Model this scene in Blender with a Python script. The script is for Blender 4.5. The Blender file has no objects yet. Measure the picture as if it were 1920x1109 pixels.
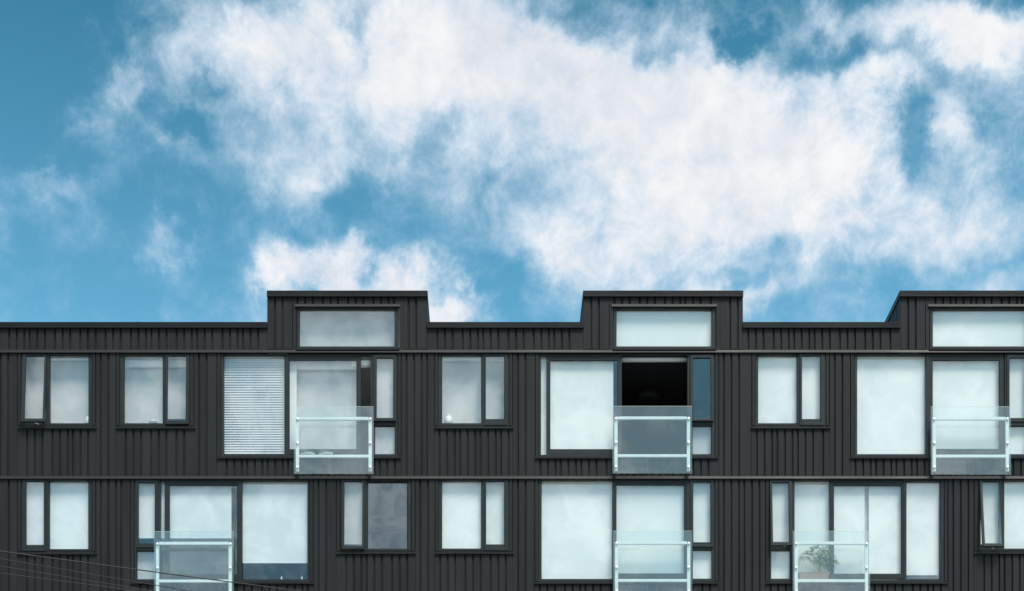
import bpy, math, random
from mathutils import Vector, Matrix
random.seed(7)
sc = bpy.context.scene
COL = sc.collection
# ------------------------------------------------------------------ geometry of the view
F, D, VX, VY, CZ = 2784.0, 32.0, 920.0, 2110.0, 1.6      # the street is 32 m wide in front of the facade
CX = (VX - 960) / 87.0
def W(px, py, y=0.0):
    d = D + y
    return (CX + (px - VX) / F * d, y, CZ + (VY - py) / F * d)

# ------------------------------------------------------------------ materials
def new_mat(name):
    m = bpy.data.materials.new(name); m.use_nodes = True
    nt = m.node_tree; nt.nodes.clear()
    out = nt.nodes.new('ShaderNodeOutputMaterial')
    return m, nt, out
def paint(name, col, rough=0.5, var=0.12, scale=3.0, stretch=(1, 1, 1), bump=0.0, bscale=60, spec=0.5, metallic=0.0, col2=None):
    m, nt, out = new_mat(name); N = nt.nodes; L = nt.links
    b = N.new('ShaderNodeBsdfPrincipled'); L.new(b.outputs[0], out.inputs[0])
    b.inputs['Roughness'].default_value = rough
    b.inputs['Specular IOR Level'].default_value = spec
    b.inputs['Metallic'].default_value = metallic
    tc = N.new('ShaderNodeTexCoord'); mp = N.new('ShaderNodeMapping'); mp.inputs['Scale'].default_value = stretch
    L.new(tc.outputs['Object'], mp.inputs[0])
    nz = N.new('ShaderNodeTexNoise'); nz.inputs['Scale'].default_value = scale; nz.inputs['Detail'].default_value = 6
    L.new(mp.outputs[0], nz.inputs['Vector'])
    rp = N.new('ShaderNodeMix'); rp.data_type = 'RGBA'
    lo = tuple(c * (1 - var) for c in col) + (1,)
    hi = (tuple(c * (1 + var) for c in col) + (1,)) if col2 is None else tuple(col2) + (1,)
    rp.inputs[6].default_value = lo; rp.inputs[7].default_value = hi
    mr = N.new('ShaderNodeMapRange'); mr.inputs[1].default_value = .3; mr.inputs[2].default_value = .7
    L.new(nz.outputs['Fac'], mr.inputs[0]); L.new(mr.outputs[0], rp.inputs[0])
    L.new(rp.outputs[2], b.inputs['Base Color'])
    mr2 = N.new('ShaderNodeMapRange'); mr2.inputs[1].default_value = .3; mr2.inputs[2].default_value = .7
    mr2.inputs[3].default_value = max(0, rough - .08); mr2.inputs[4].default_value = min(1, rough + .08)
    L.new(nz.outputs['Fac'], mr2.inputs[0]); L.new(mr2.outputs[0], b.inputs['Roughness'])
    if bump:
        n2 = N.new('ShaderNodeTexNoise'); n2.inputs['Scale'].default_value = bscale; n2.inputs['Detail'].default_value = 3
        L.new(mp.outputs[0], n2.inputs['Vector'])
        bp = N.new('ShaderNodeBump'); bp.inputs['Strength'].default_value = bump; bp.inputs['Distance'].default_value = .01
        L.new(n2.outputs['Fac'], bp.inputs['Height']); L.new(bp.outputs[0], b.inputs['Normal'])
    return m
def glass(name, fac, tint, rough=0.0, veil=0.0, wob=0.02):
    m, nt, out = new_mat(name); N = nt.nodes; L = nt.links
    tr = N.new('ShaderNodeBsdfTransparent'); tr.inputs[0].default_value = tint + (1,)
    gl = N.new('ShaderNodeBsdfGlossy'); gl.inputs['Roughness'].default_value = rough
    gl.inputs[0].default_value = (1, 1, 1, 1)
    tc = N.new('ShaderNodeTexCoord'); nz = N.new('ShaderNodeTexNoise'); nz.inputs['Scale'].default_value = 1.1; nz.inputs['Detail'].default_value = 1
    L.new(tc.outputs['Object'], nz.inputs['Vector'])
    bp = N.new('ShaderNodeBump'); bp.inputs['Strength'].default_value = wob * 10; bp.inputs['Distance'].default_value = .02
    L.new(nz.outputs['Fac'], bp.inputs['Height']); L.new(bp.outputs[0], gl.inputs['Normal'])
    lw = N.new('ShaderNodeLayerWeight'); lw.inputs[0].default_value = .35
    mr = N.new('ShaderNodeMapRange'); mr.inputs[3].default_value = fac; mr.inputs[4].default_value = min(1, fac + .6)
    pw = N.new('ShaderNodeMath'); pw.operation = 'POWER'; pw.inputs[1].default_value = 3
    L.new(lw.outputs['Facing'], pw.inputs[0]); L.new(pw.outputs[0], mr.inputs[0])
    mx = N.new('ShaderNodeMixShader'); L.new(mr.outputs[0], mx.inputs[0])
    L.new(tr.outputs[0], mx.inputs[1]); L.new(gl.outputs[0], mx.inputs[2])
    last = mx
    if veil:
        df = N.new('ShaderNodeBsdfDiffuse'); df.inputs[0].default_value = (.78, .86, .85, 1)
        m2 = N.new('ShaderNodeMixShader'); m2.inputs[0].default_value = veil
        L.new(mx.outputs[0], m2.inputs[1]); L.new(df.outputs[0], m2.inputs[2]); last = m2
    L.new(last.outputs[0], out.inputs[0])
    return m
M = {}
M['clad'] = paint('charcoal_cladding', (.0215, .0215, .0222), .55, .26, 1.6, (2.2, 2.2, .22), .05, 30, .12)
M['cap'] = paint('cap_flashing_metal', (.012, .0115, .012), .42, .12, .8, (1, 1, 1), 0, 30, .15)
M['flash'] = paint('flashing_metal', (.0135, .014, .0145), .5, .15, 1.0, (.5, 1, 4), 0, 30, .2)
M['frame'] = paint('window_frame_coat', (.020, .0255, .0265), .45, .1, 2, (1, 1, 1), 0, 30, .2)
M['gasket'] = paint('black_rubber', (.006, .006, .007), .8, .1, 4)
M['glass'] = glass('window_glass', .10, (.982, .992, .99), 0, 0, .006)
M['glass_wavy'] = glass('rippled_window_glass', .115, (.975, .99, .99), 0, 0, .035)
M['glass_b'] = glass('balcony_glass', .075, (.965, .988, .983), 0.0, .045, .01)
M['blind'] = paint('white_roller_blind', (.83, .835, .80), .85, .03, .9, (1, 1, .6), .15, 220, .2)
M['blind_cool'] = paint('pale_cool_roller_blind', (.71, .76, .765), .85, .03, .9, (1, 1, .6), .15, 220, .2)
M['blind_grey'] = paint('light_grey_blind', (.58, .575, .575), .85, .03, .9, (1, 1, .6), .15, 220, .2)
M['interior_grey'] = paint('grey_lit_interior', (.60, .585, .57), .9, .05, .8)  # brightness of the bare rooms put into this grey; bottles share it
M['slat'] = paint('aluminium_slats', (.64, .66, .68), .5, .03, 4)
M['room'] = paint('white_plaster', (.82, .82, .82), .9, .02, .7)
M['room_dark'] = paint('painted_room_gloom', (.022, .022, .026), .9, .1, .7)  # unlit gloom of these rooms put into a near-black wall colour
M['room_mid'] = paint('painted_room_dimness', (.07, .075, .085), .9, .1, .7)  # dimness of the room behind the half drawn blind, put into the colour
M['white'] = paint('white_powder_coat', (.74, .80, .79), .35, .04, 6)
M['bolt'] = paint('brushed_steel', (.75, .77, .78), .3, .05, 20, metallic=.6)
M['louvre'] = paint('grey_louvre', (.11, .115, .13), .4, .1, 6)
M['terra'] = paint('taupe_planter_plastic', (.26, .185, .145), .6, .1, 9, bump=.2)
M['soil'] = paint('potting_soil', (.04, .028, .02), .95, .4, 40, bump=.6)
M['leaf'] = paint('spider_leaf', (.05, .17, .012), .45, .3, 14, col2=(.17, .36, .045))
M['stem'] = paint('plant_stem', (.12, .14, .05), .6, .3, 20)
M['cloth'] = paint('grey_shoe_canvas', (.10, .11, .13), .8, .3, 30)
M['sole'] = paint('white_rubber_sole', (.7, .72, .7), .6, .06, 30)
M['ceramic'] = paint('white_ceramic', (.82, .83, .81), .25, .02, 10)
M['black'] = paint('black_cable_sheath', (.018, .018, .019), .6, .3, 9)
M['wood'] = paint('weathered_pole_timber', (.16, .12, .085), .85, .35, 3, (6, 6, .4), .4, 40)
M['roof'] = paint('roof_membrane', (.12, .12, .125), .8, .2, 1.5, bump=.2)
M['asphalt'] = paint('road_asphalt', (.12, .12, .12), .85, .25, 1.3, bump=.4, bscale=90)
M['paving'] = paint('pavement_concrete', (.42, .41, .39), .85, .15, 2.0, bump=.2)
M['line'] = paint('road_paint', (.75, .75, .72), .6, .15, 5)

# ------------------------------------------------------------------ mesh helpers
class MB:
    def __init__(s): s.v = []; s.f = []
    def box(s, x0, x1, y0, y1, z0, z1, mtx=None):
        if x0 > x1: x0, x1 = x1, x0
        if z0 > z1: z0, z1 = z1, z0
        n = len(s.v)
        P = [(x0, y0, z0), (x1, y0, z0), (x1, y1, z0), (x0, y1, z0), (x0, y0, z1), (x1, y0, z1), (x1, y1, z1), (x0, y1, z1)]
        if mtx is not None: P = [tuple(mtx @ Vector(p)) for p in P]
        s.v += P
        s.f += [tuple(n + i for i in q) for q in ((0, 1, 5, 4), (1, 2, 6, 5), (2, 3, 7, 6), (3, 0, 4, 7), (4, 5, 6, 7), (3, 2, 1, 0))]
    def pbox(s, px0, py0, px1, py1, ya, yb, mtx=None):
        a = W(px0, py0, ya); b = W(px1, py1, ya)
        s.box(a[0], b[0], ya, yb, b[2], a[2], mtx)
    def prism(s, prof, z0, z1):                       # prof: list of (x, y) anticlockwise seen from above
        n = len(s.v); k = len(prof)
        s.v += [(x, y, z0) for x, y in prof] + [(x, y, z1) for x, y in prof]
        for i in range(k):
            j = (i + 1) % k
            s.f.append((n + i, n + j, n + k + j, n + k + i))
        s.f.append(tuple(n + k + i for i in range(k))); s.f.append(tuple(n + k - 1 - i for i in range(k)))
    def ring(s, o, i, ya, yb, mtx=None):              # rectangular ring from photo rectangles, bars butt end to end
        s.pbox(o[0], o[1], o[2], i[1], ya, yb, mtx); s.pbox(o[0], i[3], o[2], o[3], ya, yb, mtx)
        s.pbox(o[0], i[1], i[0], i[3], ya, yb, mtx); s.pbox(i[2], i[1], o[2], i[3], ya, yb, mtx)
    def lathe(s, c, prof, n=20, axis='z'):
        b = len(s.v)
        for r, h in prof:
            for k in range(n):
                a = 2 * math.pi * k / n
                if axis == 'z': s.v.append((c[0] + r * math.cos(a), c[1] + r * math.sin(a), c[2] + h))
                else: s.v.append((c[0] + r * math.cos(a), c[1] - h, c[2] + r * math.sin(a)))
        for i in range(len(prof) - 1):
            for k in range(n):
                k2 = (k + 1) % n
                s.f.append((b + i * n + k, b + i * n + k2, b + (i + 1) * n + k2, b + (i + 1) * n + k))
        s.f.append(tuple(b + k for k in reversed(range(n)))); s.f.append(tuple(b + (len(prof) - 1) * n + k for k in range(n)))
    def tube(s, pts, rad, n=8):
        b = len(s.v); m = len(pts)
        for i, p in enumerate(pts):
            p = Vector(p); t = (Vector(pts[min(i + 1, m - 1)]) - Vector(pts[max(i - 1, 0)])).normalized()
            u = t.cross(Vector((0, 0, 1)));
            if u.length < .05: u = t.cross(Vector((0, 1, 0)))
            u.normalize(); w = u.cross(t)
            r = rad[i] if isinstance(rad, (list, tuple)) else rad
            for k in range(n):
                a = 2 * math.pi * k / n
                s.v.append(tuple(p + r * (math.cos(a) * u + math.sin(a) * w)))
        for i in range(m - 1):
            for k in range(n):
                k2 = (k + 1) % n
                s.f.append((b + i * n + k, b + i * n + k2, b + (i + 1) * n + k2, b + (i + 1) * n + k))
        s.f.append(tuple(b + k for k in reversed(range(n)))); s.f.append(tuple(b + (m - 1) * n + k for k in range(n)))
    def build(s, name, mat, parent=None, smooth=False, bevel=0.0):
        me = bpy.data.meshes.new(name); me.from_pydata(s.v, [], s.f); me.materials.append(mat); me.update()
        import bmesh
        bm = bmesh.new(); bm.from_mesh(me); bmesh.ops.recalc_face_normals(bm, faces=bm.faces); bm.to_mesh(me); bm.free()
        if smooth:
            for p in me.polygons: p.use_smooth = True
        o = bpy.data.objects.new(name, me); COL.objects.link(o)
        if parent: o.parent = parent
        if bevel:
            md = o.modifiers.new('bevel', 'BEVEL'); md.width = bevel; md.segments = 2; md.limit_method = 'ANGLE'
            md.angle_limit = math.radians(40)
        return o
def tag(o, label, cat, group=None):
    o['label'] = label; o['category'] = cat
    if group: o['group'] = group
    return o
def empty(name, loc):
    o = bpy.data.objects.new(name, None); o.location = loc; COL.objects.link(o); return o
def adopt(o, t):                                       # mesh written in world coordinates, moved under an Empty that stands at t.location
    o.parent = t
    o.data.transform(Matrix.Translation(-Vector(t.location)))

bld = empty('apartment_building', (0, 0, 0))
tag(bld, 'long charcoal metal clad apartment block with white blinds, glass balconies and stepped roofline', 'building')

# ------------------------------------------------------------------ cladding
wall = MB()
GR = 3.4                                               # groove width in photo px (about 37 mm)
def pitches(rng):
    while True:
        yield rng.choice((19, 10, 10, 19, 19, 10)); yield 14.2; yield 14.2
def boards(mb, x0, x1, ytop, ybot, seed, yf=0.0, back=True, lead=None):
    """vertical pans between dark recessed joints"""
    g = .040
    if back:
        a = W(x0, ytop); b = W(x1, ybot)
        mb.box(a[0], b[0], yf + g, yf + .115, b[2], a[2])
    rng = random.Random(seed); gen = pitches(rng)
    x = x0; first = True
    zt = W(0, ytop)[2]; zb = W(0, ybot)[2]
    while x < x1 - 4:
        p = next(gen)
        if first and lead: p = lead
        first = False
        xe = x + p
        if x1 - xe < 8: xe = x1
        a = W(x + GR / 2, 0)[0]; b = W(min(xe, x1) - GR / 2, 0)[0]
        if x <= x0 + .01: a = W(x0, 0)[0]
        if xe >= x1 - .01: b = W(x1, 0)[0]
        c = .006; j = rng.uniform(-.0018, .0018)
        y = yf + j
        mb.prism([(a + c, y), (a, y + c), (a, yf + g + .001), (b, yf + g + .001), (b, y + c), (b - c, y)][::-1], zb, zt)
        x = xe
XL, XR = -250, 2260                                     # ends of the building
DORM = [(501, 801, 557, 747), (1094, 1393, 1151, 1341), (1688, 1988, 1744, 1934)]
# parapet band, broken only by the taller boxes
xs = XL
for (a, b, wa, wb) in DORM:
    boards(wall, xs, a, 612, 660, a)
    xs = b
boards(wall, xs, XR, 612, 660, 99)
# rows of windows: (x0, x1, sill y) ; head is at the flashing
ROWA = [(40, 172, 798), (225, 356, 798), (414, 745, 856), (822, 954, 798), (1011, 1340, 856), (1417, 1548, 798), (1602, 1933, 856)]
ROWB = [(40, 172, 1034), (252, 580, 1090), (638, 771, 1034), (823, 954, 1034), (1010, 1340, 1090), (1443, 1770, 1090), (1834, 1966, 1034)]
T = 8
def row(ws, ytop, ybot, seed):
    x = XL
    for k, (a, b, sy) in enumerate(ws):
        boards(wall, x, a - T, ytop, ybot, seed + k, lead=9)
        boards(wall, a - T, b + T, sy + 5, ybot, seed * 3 + k)
        # flat jamb trims and their backing
        for (p, q) in ((a - T, a), (b, b + T)):
            wall.pbox(p + (1.2 if p == b else 1.6), ytop, q - (1.2 if p != b else 1.6), sy, -.004, .115)
            wall.pbox(p, ytop, p + (1.2 if p == b else 1.6), sy, .03, .115)
            wall.pbox(q - (1.2 if p != b else 1.6), ytop, q, sy, .03, .115)
        wall.pbox(a - T, sy, b + T, sy + 5, .012, .115)
        x = b + T
    boards(wall, x, XR, ytop, ybot, seed + 50)
row(ROWA, 662, 895, 11)
row(ROWB, 898, 1130, 31)
for k in range(4):                                     # storeys below the frame
    y0 = 1136 + k * 235
    boards(wall, XL, XR, y0, min(y0 + 229, 2245), 70 + k)
wall.build('wall', M['clad'], bld)
# end walls and back wall
ew = MB()
zt = W(0, 608)[2]
for px in (XL, XR):
    x = W(px, 0)[0]; s = 1 if px == XR else -1
    ew.box(x - .12 if s > 0 else x, x if s > 0 else x + .12, .116, 11, 0, zt)
ew.box(W(XL, 0)[0], W(XR, 0)[0], 11, 11.15, 0, zt)
ew.build('side_wall', M['clad'], bld)

# horizontal flashings: a drip band with a dark shadow joint above
def flashing(px0, px1, y0, name='flashing', ytop=None, par=bld):
    mb = MB()
    a = W(px0, y0); b = W(px1, y0 + 6)
    x0, x1 = a[0], b[0]; z0, z1 = b[2], a[2]
    prof = [(-.002, z1 + .01), (-.016, z1 - .006), (-.030, z0 + .022), (-.036, z0 + .006), (-.036, z0), (-.024, z0), (-.022, z0 + .012), (.03, z0 + .012), (.03, z1 + .01)]
    n = len(prof); v = [(x0, p, q) for p, q in prof] + [(x1, p, q) for p, q in prof]
    mb.v = v
    mb.f = [(i, (i + 1) % n, n + (i + 1) % n, n + i) for i in range(n)] + [tuple(range(n)), tuple(range(2 * n - 1, n - 1, -1))]
    return mb.build(name, M['flash'], par)
flashing(XL, XR, 657.0)
flashing(XL, XR, 893.5)
for k in range(4): flashing(XL, XR, 1130 + 235 * k)

# parapet caps
def cap(name, px0, px1, ptop, pbot, par, back=None, x1=None):
    mb = MB(); a = W(px0, ptop, -.045); b = W(px1, pbot, -.045)
    mb.box(a[0], b[0], -.045, .30, b[2], a[2])
    # folded drip lip, slightly proud
    l = W(px0, pbot - 1.3, -.05)
    mb.box(a[0], b[0], -.054, -.0451, b[2] - .006, l[2])
    for jx in range(int(px0 // 260 + 1) * 260, int(px1), 260):        # cover straps over the cap joints
        if px0 + 20 < jx < px1 - 20:
            q = W(jx, 0)[0]; mb.box(q - .02, q + .02, -.0475, -.0451, l[2] + .002, a[2] + .0025); mb.box(q - .02, q + .02, -.045, .30, a[2], a[2] + .0025)
    return mb
xs = XL
for k, (a, b, wa, wb) in enumerate(DORM + [(XR, XR, 0, 0)]):
    cap('parapet_cap', xs + (-.5), a + .5, 604, 614.5, bld).build('parapet_cap', M['cap'], bld, bevel=.003)
    xs = b
z0 = W(0, 660)[2]; zc = W(0, 606)[2]
xs = XL
for (a, b, wa, wb) in DORM + [(XR, XR, 0, 0)]:
    pb = MB(); pb.box(W(xs, 0)[0] + .002, W(a, 0)[0] - .002, .1155, .25, z0 + .045, zc - .02); xs = b
    pb.build('parapet', M['clad'], bld)
rf = MB(); rf.box(W(XL, 0)[0] + .13, W(XR, 0)[0] - .13, .26, 10.98, z0 + .04, z0 + .16)
rf.build('roof', M['roof'], bld)

# ------------------------------------------------------------------ taller roof boxes with clerestory windows
for k, (a, b, wa, wb) in enumerate(DORM):
    mb = MB(); T2 = 9
    ga, gb = wa - T2, wb + T2
    boards(mb, a, ga, 552, 655, 5 + k, lead=14.5)
    boards(mb, gb, b, 552, 655, 8 + k)
    boards(mb, ga, gb, 552, 571.5, 3 + k)
    for (p, q) in ((ga, wa - 1.2), (wb + 1.2, gb)):
        mb.pbox(p + 1, 571.5, q, 656, -.003, .115)
    mb.pbox(ga, 652.5, gb, 656, .002, .115)
    # side walls with ribs, top
    xa, xb = W(a, 0)[0], W(b, 0)[0]; ztop = W(0, 549)[2]; zbot = z0 + .05
    for (xx, sg) in ((xa, 1), (xb, -1)):
        mb.box(min(xx + sg * .03, xx + sg * .12), max(xx + sg * .03, xx + sg * .12), .116, 4.0, zbot, ztop)
        yy = .12; rng = random.Random(k)
        while yy < 3.9:
            w_ = rng.choice((.18, .12, .125))
            mb.box(min(xx, xx + sg * .03), max(xx, xx + sg * .03), yy, yy + w_, zbot, ztop)
            yy += w_ + .037
    mb.box(xa + .12, xb - .12, 3.88, 4.0, zbot, ztop)
    mb.box(xa + .12, xb - .12, .116, 3.88, ztop - .1, ztop - .02)
    d = mb.build('roof_box', M['clad'], bld)
    cm = MB(); p = W(a - .8, 545, -.045); q = W(b + .8, 556, -.045)
    cm.box(p[0], q[0], -.045, .22, q[2], p[2])
    cm.box(p[0], q[0], -.054, -.0451, q[2] - .006, q[2] + .014)
    cm.box(p[0], p[0] + .22, .2201, 4.05, q[2] + .002, p[2] - .001)
    cm.box(q[0] - .22, q[0], .2201, 4.05, q[2] + .002, p[2] - .001)
    cm.build('parapet_cap', M['cap'], d, bevel=.003)
    flashing(wa - 4, wb + 3, 571, 'flashing', par=d)

# ------------------------------------------------------------------ windows
YF = .018
def grid_minus(rect, holes):
    xs = sorted({rect[0], rect[2]} | {h[0] for h in holes} | {h[2] for h in holes})
    ys = sorted({rect[1], rect[3]} | {h[1] for h in holes} | {h[3] for h in holes})
    out = []
    for i in range(len(xs) - 1):
        run = None
        for j in range(len(ys) - 1):
            cx, cy = (xs[i] + xs[i + 1]) / 2, (ys[j] + ys[j + 1]) / 2
            solid = not any(h[0] < cx < h[2] and h[1] < cy < h[3] for h in holes)
            if solid: run = [ys[j], ys[j + 1]] if run is None else [run[0], ys[j + 1]]
            if (not solid or j == len(ys) - 2) and run: out.append((xs[i], run[0], xs[i + 1], run[1])); run = None
    return out
def tilt_mtx(rect, y):
    c = Vector(W((rect[0] + rect[2]) / 2, (rect[1] + rect[3]) / 2, y))
    ax = math.radians(random.uniform(-.35, .35)); az = math.radians(random.uniform(-.3, .3))
    return Matrix.Translation(c) @ Matrix.Rotation(ax, 4, 'X') @ Matrix.Rotation(az, 4, 'Z') @ Matrix.Translation(-c)
def pane(par, r, y, mtx=None, m='glass', grow=1.5):
    mb = MB(); rr = (r[0] - grow, r[1] - grow, r[2] + grow, r[3] + grow)
    mb.pbox(*rr, y, y + .006, (mtx if mtx is not None else tilt_mtx(r, y)))
    return mb.build('pane', M[m], par)
def window(rect, holes, fixed=(), sashes=(), doors=(), sill=None, deep=.07):
    """rect: opening; holes: openings in the main frame; fixed: panes set in holes;
       sashes: (outer, inner, metres pushed out at the bottom); doors: (outer, inner)"""
    mb = MB()
    for c in grid_minus(rect, holes): mb.pbox(*c, YF, YF + .095)
    fr = mb.build('window', M['frame'], bld, bevel=.0025)
    for r, y in fixed:
        g = MB(); rr = (r[0] + 1.1, r[1] + .9, r[2] - 1.1, r[3] - 1.1)
        g.ring((r[0] - .4, r[1] - .4, r[2] + .4, r[3] + .4), rr, y - .02, y - .003); g.build('glazing_bead', M['frame'], fr)
        pane(fr, rr, y)
    for o, i, out in sashes:
        y = YF - .022
        L_ = (o[3] - o[1]) / 87.0; ang = math.asin(out / L_) if out else 0
        h = Vector(W(o[0], o[1], y)); mt = Matrix.Translation(h) @ Matrix.Rotation(-ang, 4, 'X') @ Matrix.Translation(-h)
        s = MB(); s.ring(o, i, y, y + .05, mt); s.build('sash', M['frame'], fr, bevel=.004)
        s = MB(); s.ring((i[0] - .3, i[1] - .3, i[2] + .3, i[3] + .3), (i[0] + 1, i[1] + 1, i[2] - 1, i[3] - 1), y + .012, y + .04, mt)
        s.build('glazing_bead', M['frame'], fr)
        pane(fr, i, y + .026, mt)
        if out > .03:                                   # stay arm
            e = mt @ Vector(W((o[0] + o[2]) / 2 - 8, o[3] - 3, y + .05)); w0 = Vector(W((o[0] + o[2]) / 2 + 8, o[3] - 1.5, YF))
            s = MB(); s.tube([e, w0], .006); s.build('window_stay', M['bolt'], fr)
    for o, i in doors:
        y = YF + .012
        s = MB(); s.ring(o, i, y, y + .045); s.build('door_frame', M['frame'], fr, bevel=.004)
        s = MB(); s.ring((i[0] - .3, i[1] - .3, i[2] + .3, i[3] + .3), (i[0] + 1, i[1] + .8, i[2] - 1, i[3] - 1), y + .012, y + .038)
        s.build('glazing_bead', M['frame'], fr)
        pane(fr, i, y + .024)
    # sill flashing
    if sill:
        mb = MB(); a = W(sill[0], sill[2], -.03); b = W(sill[1], sill[2] + 3.6, -.03)
        mb.box(a[0], b[0], -.034, .011, b[2], a[2] - .008)
        mb.box(a[0], b[0], -.040, -.0341, b[2] - .004, b[2] + .012)
        mb.build('sill', M['flash'], fr)
    return fr
def blind(fr, r, m='blind', y=.15, bar=False, roll=True):
    mb = MB(); mb.pbox(r[0], r[1], r[2], r[3], y, y + .004)
    o = mb.build('blind', M[m], fr)
    if bar:
        mb = MB(); mb.pbox(r[0], r[3] - .2, r[2], r[3] + 1.8, y - .006, y + .012); mb.build('blind_bar', M['white'], fr)
    return o
def roll(fr, r, m='blind', y=.17):
    mb = MB(); a = W(r[0], (r[1] + r[3]) / 2, y); b = W(r[2], 0, y); rad = (r[3] - r[1]) / 87 / 2
    mb.tube([(a[0], y, a[2]), (b[0], y, a[2])], rad, 14); return mb.build('blind_roll', M[m], fr, True)

def room(x0, x1, ytop, ybot, m, depth=4.0):
    a = W(x0, ytop); b = W(x1, ybot); mb = MB(); t = .05; y0 = .1155
    xa, xb, zb, zt_ = a[0], b[0], b[2], a[2]
    mb.box(xa, xb, y0, depth, zt_, zt_ + t); mb.box(xa, xb, y0, depth, zb - t, zb)
    mb.box(xa - t, xa, y0, depth, zb - t, zt_ + t); mb.box(xb, xb + t, y0, depth, zb - t, zt_ + t)
    mb.box(xa - t, xb + t, depth + .001, depth + t, zb - t, zt_ + t)
    return mb.build('room', M[m], bld)

# ---- upper row
def small(x0, y0, fx, sx, out, left, ybot, mats=None):
    """two-light window: fixed pane + top hung sash"""
    op = (x0, y0, x0 + 132, y0 + 134)
    fixed = (fx[0], y0 + 1.5, fx[1], ybot)
    # inner sash opening and outer ring
    if left: so = (x0 + 2.5, y0 + .5, fx[0] - 5.5, ybot + 2.5)
    else: so = (fx[1] + 5, y0 + .5, x0 + 129.5, ybot + 2.5)
    si = (sx[0], y0 + 3.5, sx[1], ybot - 2.5)
    hole_s = (so[0] + 2, y0 + 3, so[2] - 2, ybot - 9)
    return window(op, [fixed, hole_s], [(fixed, YF + .055)], [(so, si, out)], sill=(x0 - 8, x0 + 141, ybot + 5))
A1 = small(40, 663.5, (92.5, 167), (48.5, 84.5), .15, True, 795)
A2 = small(225, 663.5, (232, 306), (314, 350), .06, False, 795)
A4 = small(822, 663.5, (828, 903), (910, 946), .0, False, 795)
A6 = small(1416.5, 663.5, (1420.5, 1495), (1502.8, 1538.6), .0, False, 795)
B1 = small(40, 899, (91.6, 166.6), (48.2, 83), .0, True, 1031)
B3 = small(638.5, 899, (689, 764), (645, 680.5), .08, True, 1030)
B4 = small(823, 899, (828, 903), (910.6, 946), .0, False, 1030)
B7 = small(1834.5, 899, (1882, 1958), (1840.5, 1875), .20, True, 1030)
YD = YF + .085
def width_of(o): xs_ = [v.co.x for v in o.data.vertices]; return max(xs_) - min(xs_)
max([c for c in B3.children if c.name.startswith('pane')], key=width_of).data.materials[0] = M['glass_wavy']
A3 = window((414, 664, 745, 856),
            [(419, 665, 534.5, 853), (541, 665.2, 695, 853), (704.5, 669, 738.5, 784), (702, 797.5, 741, 853)],
            fixed=[((419, 665, 534.5, 853), YD), ((702, 797.5, 741, 853), YF + .05)],
            sashes=[((700.5, 664.6, 743, 791), (705.5, 671, 738.2, 786.5), .04)],
            doors=[((536, 665, 676.5, 852.5), (542, 675.5, 669, 843.5))], sill=(406, 752, 856))
A5 = window((1011, 664, 1340, 856),
            [(1014.5, 665.2, 1289, 853), (1299, 669, 1333, 784), (1297.5, 797.5, 1334.5, 853)],
            fixed=[((1297.5, 797.5, 1334.5, 853), YF + .05)],
            sashes=[((1294.5, 664.6, 1338, 791), (1299, 671, 1333, 788), .04)],
            doors=[((1024.7, 665, 1166, 853), (1031, 675.5, 1158, 843.5))], sill=(1003, 1347, 856))
pane(A5, (1014.5, 668, 1026, 852), YD)
A7 = window((1602, 664, 1933, 856),
            [(1606, 665, 1737, 853), (1744, 665.2, 1884, 853), (1892, 669, 1926, 784), (1890, 797.5, 1928, 853)],
            fixed=[((1606, 665, 1737, 853), YD), ((1890, 797.5, 1928, 853), YF + .05)],
            sashes=[((1888, 664.6, 1931, 791), (1892, 671, 1926, 788), .0)],
            doors=[((1741, 665, 1882, 852.5), (1748, 675.5, 1874, 843))], sill=(1594, 1941, 856))
# ---- lower row
B2 = window((252, 899, 580, 1090.5),
            [(258.7, 904, 291, 1019), (256, 1032, 292, 1087.5), (300.5, 900.5, 446, 1087.5), (453.5, 901, 577.5, 1087.5)],
            fixed=[((256, 1032, 292, 1087.5), YF + .05), ((453.5, 901, 577.5, 1087.5), YD)],
            sashes=[((254.5, 899.8, 296, 1027), (258.7, 905, 291, 1023), .0)],
            doors=[((308.6, 900, 450, 1087.3), (317.3, 910, 445.5, 1078))], sill=(244, 589, 1091))
pane(B2, (300.5, 903, 311, 1086), YD)
B5 = window((1010, 899, 1340, 1090.5),
            [(1014.5, 900, 1149, 1087), (1152, 900.5, 1287, 1087.5), (1299, 904, 1333, 1017), (1298, 1030.5, 1335, 1086.5)],
            fixed=[((1014.5, 900, 1149, 1087), YD), ((1298, 1030.5, 1335, 1086.5), YF + .05)],
            sashes=[((1294.5, 899.8, 1338, 1026), (1299, 903.5, 1333, 1021.5), .0)],
            doors=[((1148.5, 900, 1290, 1085), (1155, 909.5, 1283.6, 1076.5))], sill=(1002, 1347, 1091))
B6 = window((1443, 899, 1770, 1090.5),
            [(1447, 904, 1480, 1016), (1444.8, 1030.5, 1482, 1086.5), (1490, 900.5, 1694, 1087.5), (1698.6, 902, 1764.5, 1087)],
            fixed=[((1444.8, 1030.5, 1482, 1086.5), YF + .05), ((1698.6, 902, 1764.5, 1087), YF + .07)],
            sashes=[((1443.5, 900, 1485, 1027), (1446.7, 904.5, 1479, 1022.5), .12)],
            doors=[((1555.3, 901, 1698.4, 1086), (1562.8, 910.5, 1690.5, 1077))], sill=(1435, 1778, 1091))
pane(B6, (1490, 903, 1558, 1086), YD)
# ---- clerestory windows
DW = []
for (a, b, wa, wb) in DORM:
    DW.append(window((wa, 577, wb, 655), [(wa + 4, 579, wb - 6, 651)], fixed=[((wa + 4, 579, wb - 6, 651), YF + .05)],
                     sill=(wa - 2, wb + 2, 652.3)))

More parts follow.
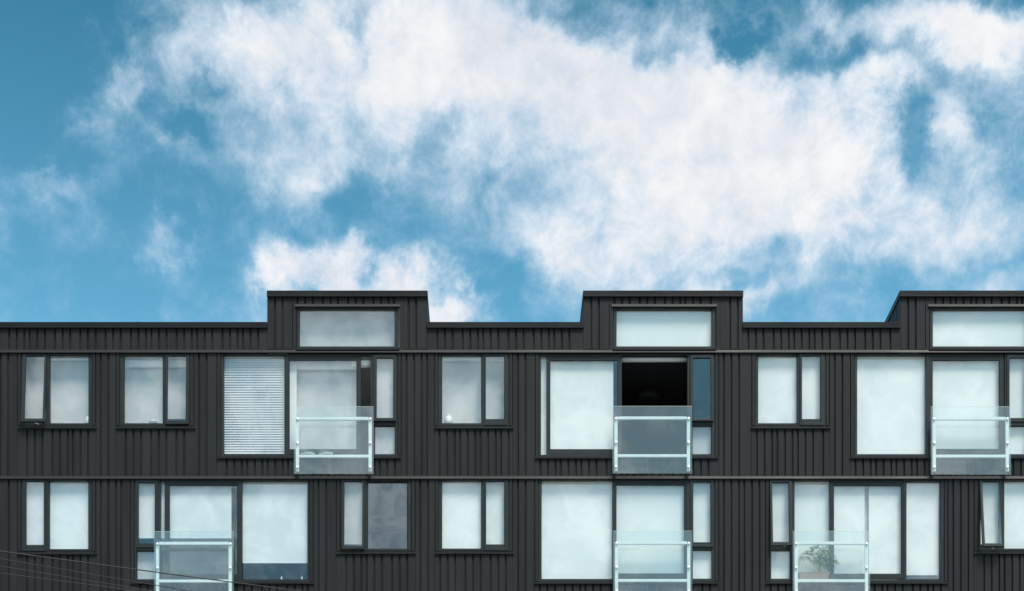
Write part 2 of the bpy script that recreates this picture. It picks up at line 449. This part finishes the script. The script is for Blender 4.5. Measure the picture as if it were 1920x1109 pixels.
# ---- rooms behind
RA0, RA1 = 661.5, 862
RB0, RB1 = 897.5, 1098
room(-60, 198, RA0, RA1, 'room'); room(201.5, 384, RA0, RA1, 'room'); room(388, 783, RA0, RA1, 'room', 5)
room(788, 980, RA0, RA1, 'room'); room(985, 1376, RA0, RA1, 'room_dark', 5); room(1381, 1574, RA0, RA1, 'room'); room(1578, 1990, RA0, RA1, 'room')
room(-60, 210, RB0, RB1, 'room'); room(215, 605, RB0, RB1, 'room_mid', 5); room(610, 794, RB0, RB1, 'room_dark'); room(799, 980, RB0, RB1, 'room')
room(985, 1385, RB0, RB1, 'room'); room(1390, 1795, RB0, RB1, 'room'); room(1800, 2050, RB0, RB1, 'room')
for k, (a, b, wa, wb) in enumerate(DORM):
    room(wa - 15, wb + 15, 574, 655.6, 'room', 3.6)

# ---- blinds and flat grey sheets that stand in for lit rooms
HT, HB = 660, 896
for fr_, r_ in ((A1, (20, HT, 190, 802)), (A2, (205, HT, 370, 802)), (A4, (800, HT, 970, 802))):
    blind(fr_, r_, 'interior_grey', .30)  # flat grey sheet stands in for the bare room's lit ceiling
blind(A3, (541, HT, 672, 846), 'interior_grey', .32)  # same stand-in for the lit ceiling behind the sliding door
blind(A3, (412, HT, 538, 860), 'interior_grey', .30)  # pale sheet added behind the slats to soften their contrast
blind(DW[0], (549, 573, 755, 656), 'interior_grey', .3)  # grey sheet in place of the lit clerestory ceiling
blind(A6, (1412, HT, 1552, 800))
blind(A7, (1600, HT, 1741, 860)); blind(A7, (1742, HT, 1879, 846), 'blind', .15); blind(A7, (1886, HT, 1936, 800), 'blind'); blind(A7, (1886, 800.5, 1936, 860), 'blind')
blind(A5, (1008, HT, 1150, 860)); roll(A5, (1152, 671, 1290, 679.5), 'blind_grey')
blind(A5, (1296, 793, 1338, 860), 'blind_grey')
blind(A3, (699, HT, 745, 800), 'blind_grey'); blind(A3, (699, 800.5, 745, 860), 'blind_grey', .16)
roll(A3, (660, 676, 697, 690), 'blind', .2)
# venetian blind
mb = MB(); n = 40
za, zb_ = W(0, 671, .15)[2], W(0, 856, .15)[2]
x0, x1 = W(418, 0, .15)[0], W(536, 0, .15)[0]
for i in range(n):
    z = za - (i + .5) * (za - zb_) / n
    c = Vector(((x0 + x1) / 2, .155, z)); mt = Matrix.Translation(c) @ Matrix.Rotation(math.radians(66), 4, 'X') @ Matrix.Translation(-c)
    mb.box(x0, x1, .127, .183, z - .0012, z + .0012, mt)
vb = mb.build('venetian_blind', M['slat'], A3)
for i in (.12, .43, .73):
    mb = MB(); x = x0 + (x1 - x0) * i; mb.box(x - .003, x + .003, .127, .1285, zb_, za + .02); mb.build('blind_tape', M['white'], A3)
mb = MB(); mb.box(x0, x1, .125, .18, za, za + .06); mb.build('blind_headrail', M['white'], A3)
blind(B1, (36, HB, 176, 1036), 'blind_cool')
blind(B2, (250, HB, 297, 1008), 'blind', .15, True); blind(B2, (250, 1028, 298, 1094), 'blind_grey', .16)
blind(B2, (298, HB, 434, 1008), 'blind_cool', .15, True); blind(B2, (450, HB, 582, 1054.5), 'blind_cool', .15, True)
blind(B3, (638, HB, 685, 1036), 'blind_grey')
blind(B4, (818, HB, 958, 1036)); blind(B5, (1008, HB, 1150, 1094)); blind(B5, (1151, HB, 1290, 1094)); blind(B5, (1293, HB, 1342, 1094))
blind(B6, (1441, HB, 1486, 1094)); blind(B6, (1487, HB, 1558, 1094), 'blind', .18); blind(B6, (1559, HB, 1621, 1094)); blind(B6, (1629, HB, 1696, 1094))
blind(B6, (1615, HB, 1636, 1094), 'blind_grey', .22); blind(B6, (1694, HB, 1759.5, 1079), 'blind', .16); blind(B6, (1694, HB, 1774, 1094), 'blind_grey', .24)  # narrow grey sheet added so the gap between blinds is not dark
blind(B7, (1830, HB, 1972, 1036))
blind(DW[1], (1148, 573, 1345, 656)); blind(DW[2], (1741, 573, 1938, 656))
# pelmet rails seen inside the bare windows
for fr, a, b, t, u in ((A1, 88, 170, 672, 675), (A2, 228, 355, 676, 688), (A4, 826, 950, 671, 676), (A3, 556, 674, 678, 692)):
    mb = MB(); mb.pbox(a, t, b, u, .2, .26); mb.build('curtain_rail', M['blind'], fr)
mb = MB(); mb.pbox(541, 664, 556, 856, .17, .2); mb.build('curtain', M['blind'], A3)

# ---- louvred vents below the doors
def vent(x0, y0, x1, y1):
    mb = MB(); a = W(x0, y0, -.012); b = W(x1, y1, -.012)
    mb.box(a[0], b[0], -.001, .012, b[2], a[2]); n = 8
    for i in range(n):
        z = b[2] + (a[2] - b[2]) * (i + .5) / n
        c = Vector((0, -.016, z)); mt = Matrix.Translation(c) @ Matrix.Rotation(math.radians(-35), 4, 'X') @ Matrix.Translation(-c)
        mb.box(a[0], b[0], -.030, -.003, z - .004, z + .004, mt)
    mb.box(a[0] - .012, a[0], -.03, .012, b[2], a[2]); mb.box(b[0], b[0] + .012, -.03, .012, b[2], a[2])
    mb.build('vent', M['louvre'], bld)
vent(562, 862, 619, 888); vent(1160, 862, 1214, 888); vent(1754, 862, 1808, 888)
vent(1160, 1098, 1214, 1124); vent(1566, 1098, 1620, 1124)

# ------------------------------------------------------------------ glass juliet balconies
def balcony(x0, x1, y0, y1):
    yg = -.16
    mb = MB()
    for (a, b) in ((x0 + 3.5, x0 + 9.6), (x1 - 9.6, x1 - 3.5)):
        mb.pbox(a, y0 + 21, b, y0 + 121, yg + .016, yg + .066)
        for k in (y0 + 30, y0 + 106):                 # brackets back to the wall
            mb.pbox(a + 1.2, k, b - 1.2, k + 5, yg + .0661, .0)
    post = mb.build('balcony', M['white'], bld, bevel=.004)
    for (t, u) in ((19.2, 24.6), (90, 95.2)):
        mb = MB(); mb.pbox(x0 + 9.7, y0 + t, x1 - 9.7, y0 + u, yg + .018, yg + .064); mb.build('rail', M['white'], post, bevel=.004)
    mb = MB(); mb.pbox(x0, y0, x1, y1, yg, yg + .012); mb.build('glass_panel', M['glass_b'], post)
    e = MB(); e.pbox(x0, y0 - .28, x1, y0 - .0, yg + .001, yg + .011); e.build('glass_edge', M['white'], post)
    for px in (x0 + 6.5, x1 - 6.5):
        for k in (23.5, 68.5, 114):
            c = W(px, y0 + k, yg)
            mb = MB(); mb.lathe(c, [(.030, 0), (.030, .012), (.024, .018), (.012, .022)], 16, 'y'); mb.build('bolt', M['bolt'], post)
    return post
for k in ((551, 700.5, 762.8, 889), (1148.5, 1297.5, 762, 888), (1745.5, 1895.5, 762.8, 890), (288.5, 438, 997, 1123), (1149.5, 1298, 996, 1122), (1486.5, 1631.5, 996.5, 1123)):
    balcony(*k)

# ------------------------------------------------------------------ things at the windows
def jar(name, c, prof, label, cat, mat='ceramic'):
    t = empty(name, c)
    return t
c = W(841, 797, .17)
t = empty('jar', c); tag(t, 'round white lidded jar standing inside the lower left corner of a bare grey window', 'jar')
mb = MB(); mb.lathe(c, [(.07, 0), (.09, .01), (.095, .08), (.09, .15), (.07, .17)], 24); o = mb.build('body', M['ceramic'], None, True); adopt(o, t)
mb = MB(); mb.lathe(c, [(.08, .1701), (.07, .19), (.02, .2), (.018, .222), (.006, .226)], 20); o = mb.build('lid', M['ceramic'], None, True); adopt(o, t)
c = W(165.5, 797.5, .17)
mb = MB(); mb.lathe(c, [(.04, 0), (.06, .05), (.062, .10), (.045, .16), (.022, .19)], 20); v = mb.build('vase', M['ceramic'], None, True)
tag(v, 'white rounded vase at the lower right corner of the top left window', 'vase')
c = W(287, 797, .17)
mb = MB(); mb.lathe(c, [(.05, 0), (.075, .02), (.095, .05), (.098, .06), (.090, .06), (.07, .03), (.04, .02)], 24); v = mb.build('bowl', M['ceramic'], None, True)
tag(v, 'white bowl on the inner ledge of the window beside the venetian blind', 'bowl')
c = W(303.5, 797, .17)
mb = MB(); mb.lathe(c, [(.022, 0), (.028, .01), (.028, .045), (.02, .06)], 14); v = mb.build('cup', M['ceramic'], None, True)
tag(v, 'tiny white cup on the ledge just right of the white bowl', 'cup')
for px, lab in ((528, 'left one of two tiny bottles on the ledge below the half drawn blind'), (566, 'right one of two tiny bottles on the ledge below the half drawn blind')):
    c = W(px, 1090, .17)
    mb = MB(); mb.lathe(c, [(.022, 0), (.024, .01), (.024, .06), (.009, .085), (.009, .11)], 14); v = mb.build('bottle', M['interior_grey'], None, True)
    tag(v, lab, 'bottle', 'bottles on the lower ledge')
# dark pendant in the open room
c = W(1216, 752, 1.4)
t = empty('pendant_lamp', c); tag(t, 'dark bell shaped pendant lamp hanging in the dark room behind the open door', 'lamp')
mb = MB(); mb.lathe(c, [(.28, 0), (.285, .02), (.22, .14), (.10, .26), (.05, .31)], 28); o = mb.build('lamp_shade', M['gasket'], None, True); adopt(o, t)
ztc = W(0, RA0)[2]
mb = MB(); mb.tube([(c[0], c[1], c[2] + .31), (c[0], c[1], ztc)], .006); o = mb.build('cord', M['gasket'], None); adopt(o, t)
# shoes on the balcony rail / door ledge
for px, lab, rz in ((577, 'pale soled grey shoe beside the left post of the upper left glass balcony', .12), (611, 'pale soled grey shoe nearer the middle of the upper left glass balcony', -.06)):
    b = Vector(W(px, 852.2, -.10)); b.y = -.10
    t = empty('shoe', b); t.rotation_euler = (0, 0, rz); tag(t, lab, 'shoe', 'shoes on the balcony ledge')
    s = MB(); ns = 18
    def foot(r, z, n=24):
        P = []
        for k in range(n):
            a = 2 * math.pi * k / n
            L_ = .155 * math.cos(a); wd = (.044 + .008 * math.cos(a)) * math.sin(a) * r
            P.append((L_ * r, wd, z))
        return P
    rings = [foot(.95, 0), foot(1.0, .006), foot(1.0, .022), foot(.97, .026)]
    for rg in rings: s.v += rg
    for i in range(3):
        for k in range(24): s.f.append((i * 24 + k, i * 24 + (k + 1) % 24, (i + 1) * 24 + (k + 1) % 24, (i + 1) * 24 + k))
    s.f += [tuple(reversed(range(24))), tuple(72 + k for k in range(24))]
    s.build('sole', M['sole'], t, True)
    s = MB(); hs = [(-.145, .03), (-.12, .075), (-.06, .07), (0, .055), (.06, .045), (.11, .035), (.142, .02)]
    for (x, h) in hs:
        w_ = .036 + .01 * math.sin((x + .15) * 9)
        if abs(x) > .13: w_ = .02
        for k in range(9):
            a = math.pi * k / 8; s.v.append((x, w_ * math.cos(a), .0262 + h * math.sin(a)))
    for i in range(len(hs) - 1):
        for k in range(8): s.f.append((i * 9 + k, i * 9 + k + 1, (i + 1) * 9 + k + 1, (i + 1) * 9 + k))
    s.f += [tuple(range(9)), tuple((len(hs) - 1) * 9 + k for k in reversed(range(9)))]
    s.build('upper', M['cloth'], t, True)
# planter with a drooping plant
zb = W(1526, 1086, -.14)[2]
pa, pc = W(1497.5, 0, -.13)[0], W(1555.5, 0, -.13)[0]
t = empty('planter', ((pa + pc) / 2, -.07, zb)); tag(t, 'taupe trough with a drooping leafy plant behind the balcony glass', 'planter')
s = MB(); h = .155
s.v = [(pa + .03, -.128, zb), (pc - .03, -.128, zb), (pc - .03, -.01, zb), (pa + .03, -.01, zb), (pa + .005, -.133, zb + h * .85), (pc - .005, -.133, zb + h * .85), (pc - .005, -.005, zb + h * .85), (pa + .005, -.005, zb + h * .85),
       (pa, -.137, zb + h * .86), (pc, -.137, zb + h * .86), (pc, -.001, zb + h * .86), (pa, -.001, zb + h * .86), (pa, -.137, zb + h), (pc, -.137, zb + h), (pc, -.001, zb + h), (pa, -.001, zb + h),
       (pa + .012, -.125, zb + h), (pc - .012, -.125, zb + h), (pc - .012, -.013, zb + h), (pa + .012, -.013, zb + h), (pa + .012, -.125, zb + h - .03), (pc - .012, -.125, zb + h - .03), (pc - .012, -.013, zb + h - .03), (pa + .012, -.013, zb + h - .03)]
s.f = [(3, 2, 1, 0)]
for L0 in (0, 4, 8, 12, 16):
    for k in range(4): s.f.append((L0 + k, L0 + (k + 1) % 4, L0 + 4 + (k + 1) % 4, L0 + 4 + k))
s.f.append((20, 21, 22, 23))
o = s.build('trough', M['terra'], None); adopt(o, t)
s = MB(); s.box(pa + .013, pc - .013, -.124, -.014, zb + h - .029, zb + h - .014); o = s.build('soil', M['soil'], None); adopt(o, t)
# stems and leaves
rng = random.Random(5); st = MB(); lf = MB(); root = Vector(W(1537, 1068, -.08)); root.z = zb + h - .02
def leaf_at(p, dirv, ln, wd):
    """arching strap leaf"""
    d = Vector(dirv).normalized(); side = d.cross(Vector((0, 0, 1)))
    if side.length < .1: side = Vector((1, 0, 0))
    side.normalize(); q = Vector(p); seg = 7; b = len(lf.v); up = d.copy()
    for i in range(seg + 1):
        f = i / seg; w_ = wd * (math.sin(math.pi * min(1, f * .9 + .1)) ** .7) * .5 + .0005
        lf.v.append(tuple(q - side * w_)); lf.v.append(tuple(q + up * 0 + Vector((0, 0, -.002)))); lf.v.append(tuple(q + side * w_))
        up = (up + Vector((0, 0, -.26))).normalized(); q = q + up * (ln / seg)
    for i in range(seg):
        a = b + 3 * i; lf.f += [(a, a + 1, a + 4, a + 3), (a + 1, a + 2, a + 5, a + 4)]
def ylim(v): return Vector((v[0], max(-.135, min(.0, v[1])), v[2]))
tips = [(1533, 1028), (1515, 1040), (1524, 1034), (1545, 1034), (1553, 1040), (1538, 1046), (1560, 1052), (1508, 1046), (1530, 1050), (1548, 1060)]
for (tx, ty) in tips:
    e = Vector(W(tx, ty, -.08)); pts = []
    for i in range(8):
        f = i / 7; p = root.lerp(e, f); p.x = root.x + (e.x - root.x) * f ** 1.8; p.y += .015 * math.sin(f * 3 + tx); pts.append(p)
    st.tube(pts, [.006 - .0035 * i / 7 for i in range(8)], 6)
    for j in range(26):
        a = rng.uniform(0, 6.28); p = pts[-1 - rng.choice((0, 0, 0, 1, 2))]
        dr = Vector((math.cos(a) * 1.25 + (e.x - root.x) * .8, math.sin(a) * .3, rng.uniform(.0, 1.0)))
        leaf_at(p + Vector((0, 0, rng.uniform(-.02, .02))), dr, rng.uniform(.13, .24), rng.uniform(.015, .027))
lf.v = [(x, max(-.140, min(.008, y)), z) for x, y, z in lf.v]
o = st.build('stem', M['stem'], None, True); adopt(o, t)
o = lf.build('foliage', M['leaf'], None); adopt(o, t)

# ------------------------------------------------------------------ overhead cables between two poles
def ground_pt(px, py, z):                               # where the sight line meets height z
    d = (z - CZ) * F / (VY - py); return Vector((CX + (px - VX) / F * d, d - D, z))
CB = [((0, 1034), (560, 1106), 8.1, .007, 'thickest and highest black overhead cable crossing the lower left of the facade'),
      ((0, 1048), (312, 1099.5), 7.9, .0045, 'thin black overhead cable, second from the top of the bundle at lower left'),
      ((0, 1062), (234, 1099), 7.7, .0045, 'thin black overhead cable, third from the top of the bundle at lower left'),
      ((0, 1075), (250, 1106), 7.5, .0045, 'lowest thin black overhead cable at the bottom left corner')]
ends = []
for (a, b, z, r, lab) in CB:
    P = ground_pt(*a, z); Q = ground_pt(*b, z); dv = (Q - P); dv.normalize()
    A = P - dv * ((P.x + 15) / dv.x); B = P + dv * ((19 - P.x) / dv.x)
    sag = .12
    pts = []
    f0, f1 = (P.x - A.x) / (B.x - A.x), (Q.x - A.x) / (B.x - A.x)
    for i in range(41):
        f = i / 40; p = A.lerp(B, f)
        p.z += -4 * sag * f * (1 - f) + 4 * sag * f0 * (1 - f0)
        pts.append(p)
    mb = MB(); mb.tube(pts, r, 8); o = mb.build('overhead_cable', M['black'], None, True)
    tag(o, lab, 'cable', 'overhead cables'); ends.append((pts[0], pts[-1]))
for k, lab in ((0, 'weathered timber pole carrying the overhead cables at their near left end'), (1, 'weathered timber pole carrying the overhead cables at their right end')):
    c = sum((e[k] for e in ends), Vector()) / 4; c.y += .25 if k else .25
    t = empty('utility_pole', (c.x, c.y, 0)); tag(t, lab, 'pole', 'poles of the overhead line')
    mb = MB(); mb.lathe((0, 0, 0), [(.16, 0), (.15, 3), (.12, 8.5), (.11, 8.7)], 18); mb.build('pole', M['wood'], t, True)
    for e in ends:
        p = e[k]; mb = MB(); lo = p - Vector((c.x, c.y, 0)); mb.tube([(0, 0, lo.z), tuple(lo)], .02); mb.build('bracket', M['bolt'], t)

# ------------------------------------------------------------------ ground
def ground(name, x0, x1, y0, y1, z0, z1, m):
    mb = MB(); mb.box(x0, x1, y0, y1, z0, z1); o = mb.build(name, M[m]); o['kind'] = 'structure'
ground('ground', -400, 400, -400, 400, -.5, 0, 'paving')
ground('road', -400, 400, -27, -6, .002, .006, 'asphalt')
ground('pavement', -400, 400, -5.85, -.05, .002, .13, 'paving')
ground('kerb', -400, 400, -6.0, -5.851, .002, .135, 'paving')
for k in range(-10, 10):
    ground('road_marking', k * 8, k * 8 + 3, -16.6, -16.45, .0061, .010, 'line')

# ------------------------------------------------------------------ sky
SUN_EL, SUN_AZ = 58.0, 22.0                             # azimuth measured from the facade's outward normal towards +x
w = bpy.data.worlds.new('World'); sc.world = w; w.use_nodes = True
nt = w.node_tree; N = nt.nodes; L = nt.links; N.clear()
out = N.new('ShaderNodeOutputWorld'); bg = N.new('ShaderNodeBackground'); bg.inputs['Strength'].default_value = .1
L.new(bg.outputs[0], out.inputs[0])
def math_(op, a, b=None, c=None, clamp=False):
    n = N.new('ShaderNodeMath'); n.operation = op; n.use_clamp = clamp
    for i, v in enumerate((a, b, c)):
        if v is None: continue
        if isinstance(v, (int, float)): n.inputs[i].default_value = v
        else: L.new(v, n.inputs[i])
    return n.outputs[0]
def mrange(v, a, b, c, d, smooth=False):
    n = N.new('ShaderNodeMapRange'); n.interpolation_type = 'SMOOTHSTEP' if smooth else 'LINEAR'
    L.new(v, n.inputs[0])
    for i, x in enumerate((a, b, c, d)): n.inputs[i + 1].default_value = x
    return n.outputs[0]
def mixc(f, a, b):
    n = N.new('ShaderNodeMix'); n.data_type = 'RGBA'
    if isinstance(f, (int, float)): n.inputs[0].default_value = f
    else: L.new(f, n.inputs[0])
    for i, v in ((6, a), (7, b)):
        if isinstance(v, tuple): n.inputs[i].default_value = v + (1,)
        else: L.new(v, n.inputs[i])
    return n.outputs[2]
def vmath(op, a, b=None, c=None):
    n = N.new('ShaderNodeVectorMath'); n.operation = op
    for i, v in enumerate((a, b, c)):
        if v is None: continue
        if isinstance(v, tuple): n.inputs[i].default_value = v
        else: L.new(v, n.inputs[i])
    return n.outputs['Value'] if op in ('LENGTH',) else n.outputs[0]
def noise(vec, scale, detail, rough=.55, dist=0.0, off=None):
    n = N.new('ShaderNodeTexNoise'); n.inputs['Scale'].default_value = scale; n.inputs['Detail'].default_value = detail
    n.inputs['Roughness'].default_value = rough; n.inputs['Distortion'].default_value = dist
    if off: vec = vmath('ADD', vec, off)
    L.new(vec, n.inputs['Vector']); return n
tc = N.new('ShaderNodeTexCoord'); G = tc.outputs['Generated']
sep = N.new('ShaderNodeSeparateXYZ'); L.new(G, sep.inputs[0])
dx, dy, dz = sep.outputs
sky = N.new('ShaderNodeTexSky'); sky.sky_type = 'NISHITA'; sky.sun_disc = False
sky.sun_elevation = math.radians(SUN_EL); sky.sun_rotation = math.radians(180 - SUN_AZ)
sky.air_density = 1.0; sky.dust_density = .8; sky.ozone_density = 1.0
yy = math_('MAXIMUM', math_('ABSOLUTE', dy), .12)
u = math_('DIVIDE', dx, yy); v = math_('DIVIDE', dz, yy)
U = math_('MULTIPLY_ADD', u, F / 100, VX / 100); V = math_('MULTIPLY_ADD', v, -F / 100, VY / 100)
cmb = N.new('ShaderNodeCombineXYZ'); L.new(U, cmb.inputs[0]); L.new(V, cmb.inputs[1]); P0 = cmb.outputs[0]
# wisps: two octaves of domain warping
w1 = noise(G, 8, 3, .55); w2 = noise(G, 26, 8, .62, off=(3, 7, 1))
wv = vmath('SUBTRACT', w1.outputs['Color'], (.5, .5, .5)); wv2 = vmath('SUBTRACT', w2.outputs['Color'], (.5, .5, .5))
P1 = vmath('MULTIPLY_ADD', wv, (3.0, 2.4, 0), P0); P1 = vmath('MULTIPLY_ADD', wv2, (2.4, 2.1, 0), P1)
P1 = vmath('MULTIPLY', P1, (1, 1, 0))
BL = [  # centre x, y, radius x, y (hundreds of photo px), weight
 (13.6, 2.4, 3.6, 2.3, 1.0), (10.8, 1.3, 3.4, 1.9, .85), (8.0, .6, 3.2, 1.6, .8), (4.9, .8, 2.2, 1.3, .75), (15.3, 3.0, 1.9, 1.8, .5),
 (12.4, 4.1, 2.6, 1.3, .6), (10.6, 4.7, 1.0, 1.1, .45), (6.3, 2.3, 2.3, 1.3, .5), (8.6, 3.4, 2.2, 1.2, .22), (5.9, 3.3, .9, .9, .4), (7.4, 1.8, 1.6, 1.2, .3),
 (5.6, 5.1, 1.2, .75, .75), (6.9, 5.2, 1.4, .7, .75), (8.5, 5.7, 1.1, .5, .8), (14.6, 4.9, 3.0, .9, .42), (18.6, 3.9, 2.0, .9, .55), (17.0, 4.5, 2.6, .9, .42),
 (17.6, .3, 3.2, .7, .8), (19.0, .6, 1.4, .7, .5), (2.5, 1.6, .45, .6, .5), (3.3, 4.5, .9, .45, .5), (1.2, 3.4, 1.2, .35, .35), (3.9, 2.9, .5, .7, .3),
 (1.9, 2.3, .5, .9, .25), (16.9, 1.5, 1.2, .5, .4), (18.9, 5.5, 1.6, .6, .5), (13.4, 5.7, 1.8, .5, .55), (18.3, 2.2, .5, 1.4, .35), (16.9, 3.4, .6, .4, .2),
 (14.1, .75, .75, .42, -.8), (15.8, 1.0, .8, .5, -.35), (17.3, 2.3, .6, 1.2, -.45), (18.9, 2.3, .8, .6, -.3), (18.4, 1.7, 2.6, 2.0, .36), (16.9, 3.9, 3.2, 1.6, .15), (9.0, 3.8, 2.6, 1.8, .14), (10.9, .35, .9, .5, -.4), (12.4, .7, .5, .4, -.45), (7.1, .9, .4, .9, -.5),
 (8.5, 2.6, .45, .6, -.2), (8.8, 2.0, 1.6, 1.1, .3), (7.7, 5.1, 1.2, .6, .4), (5.2, 5.3, .8, .5, .3), (4.1, 1.6, .6, .35, -.3), (3.9, 2.5, .6, .45, -.45), (14.0, 4.7, 1.2, .4, -.35), (13.8, 5.3, .8, .3, -.35),
 (.6, 1.6, 2.2, 2.2, -.35), (1.0, 5.3, 2.6, 1.2, -.3), (9.6, 5.1, 1.3, .7, -.35), (16.3, 4.6, .8, .4, -.3), (4.3, 4.3, .9, 1.0, -.15), (7.0, 4.0, 1.2, .7, -.2),
]
acc = None
for (cx, cy, rx, ry, wt) in BL:
    q = vmath('MULTIPLY_ADD', P1, (1 / rx, 1 / ry, 0), (-cx / rx, -cy / ry, 0))
    ln = vmath('LENGTH', q); g = mrange(ln, 1.25, .1, 0, wt, True)
    acc = g if acc is None else math_('ADD', acc, g)
front = mrange(dy, .05, .3, 0, 1, True)
# far-off parts of the sky outside the photograph follow the noise alone
fb = noise(G, 12, 12, .60, .2); fb2 = noise(G, 3.4, 5, .5, 0, (11, 2, 5)); fb3 = noise(G, 40, 12, .68, .3, (1, 12, 5))
n1 = math_('SUBTRACT', fb.outputs['Fac'], .5); n2 = math_('SUBTRACT', fb2.outputs['Fac'], .5); n3 = math_('SUBTRACT', fb3.outputs['Fac'], .5)
tex = math_('MULTIPLY_ADD', n3, 1.25, math_('MULTIPLY', n1, 1.35))
dens = math_('ADD', tex, math_('MULTIPLY', acc, front))
rear = math_('SUBTRACT', 1.0, front)
dens = math_('ADD', dens, math_('MULTIPLY', rear, math_('MULTIPLY_ADD', n2, 1.6, .62)))
alpha = mrange(dens, -.2, .98, 0, 1, True)
# Nishita blue, slightly greener, then clouds
grade = mixc(mrange(dz, .455, .60, 0, 1), (1.16, 2.28, 2.06), (.46, 1.38, 1.30))
skyc = vmath('MULTIPLY', sky.outputs[0], grade)
shade = mrange(math_('ADD', tex, math_('MULTIPLY', n2, 1.0)), -.45, .35, 0, 1)
cloud_f = mixc(shade, (6.0, 6.6, 7.6), (9.4, 9.45, 9.6))
cloud_f = mixc(mrange(dens, .15, 1.1, 0, 1), (4.8, 7.0, 9.0), cloud_f)
sh2 = mrange(math_('ADD', math_('MULTIPLY', math_('MULTIPLY_ADD', n3, .5, tex), 1.5), math_('MULTIPLY', n2, 1.4)), -.40, .38, 0, 1, True)
cloud_r = mixc(sh2, (1.5, 2.7, 4.3), (8.8, 10.8, 12.2))
cloud_r = mixc(mrange(dz, .62, .9, 0, 1), cloud_r, (11.5, 11.8, 12.2))
cl = mixc(front, cloud_r, cloud_f)
fin = mixc(alpha, skyc, cl)
L.new(fin, bg.inputs['Color'])

sun = bpy.data.lights.new('sun', 'SUN'); sun.energy = 3.8; sun.angle = math.radians(22); sun.color = (1, .96, .9)
so = bpy.data.objects.new('sun', sun); COL.objects.link(so)
el, az = math.radians(SUN_EL), math.radians(SUN_AZ)
sd = Vector((math.sin(az) * math.cos(el), -math.cos(az) * math.cos(el), math.sin(el)))
so.rotation_euler = sd.to_track_quat('Z', 'Y').to_euler(); so.location = sd * 60

# ------------------------------------------------------------------ camera
cam = bpy.data.cameras.new('camera'); co = bpy.data.objects.new('camera', cam); COL.objects.link(co)
co.location = (CX, -D, CZ); co.rotation_euler = (math.pi / 2, 0, 0)
cam.sensor_width = 36; cam.lens = 36 * F / 1920; cam.shift_x = (960 - VX) / 1920; cam.shift_y = (VY - 554.5) / 1920
cam.clip_start = .1; cam.clip_end = 2000
sc.camera = co
sc.view_settings.view_transform = 'Standard'; sc.view_settings.look = 'None'; sc.view_settings.exposure = 0; sc.view_settings.gamma = 1
sc.cycles.transparent_max_bounces = 16; sc.cycles.max_bounces = 10
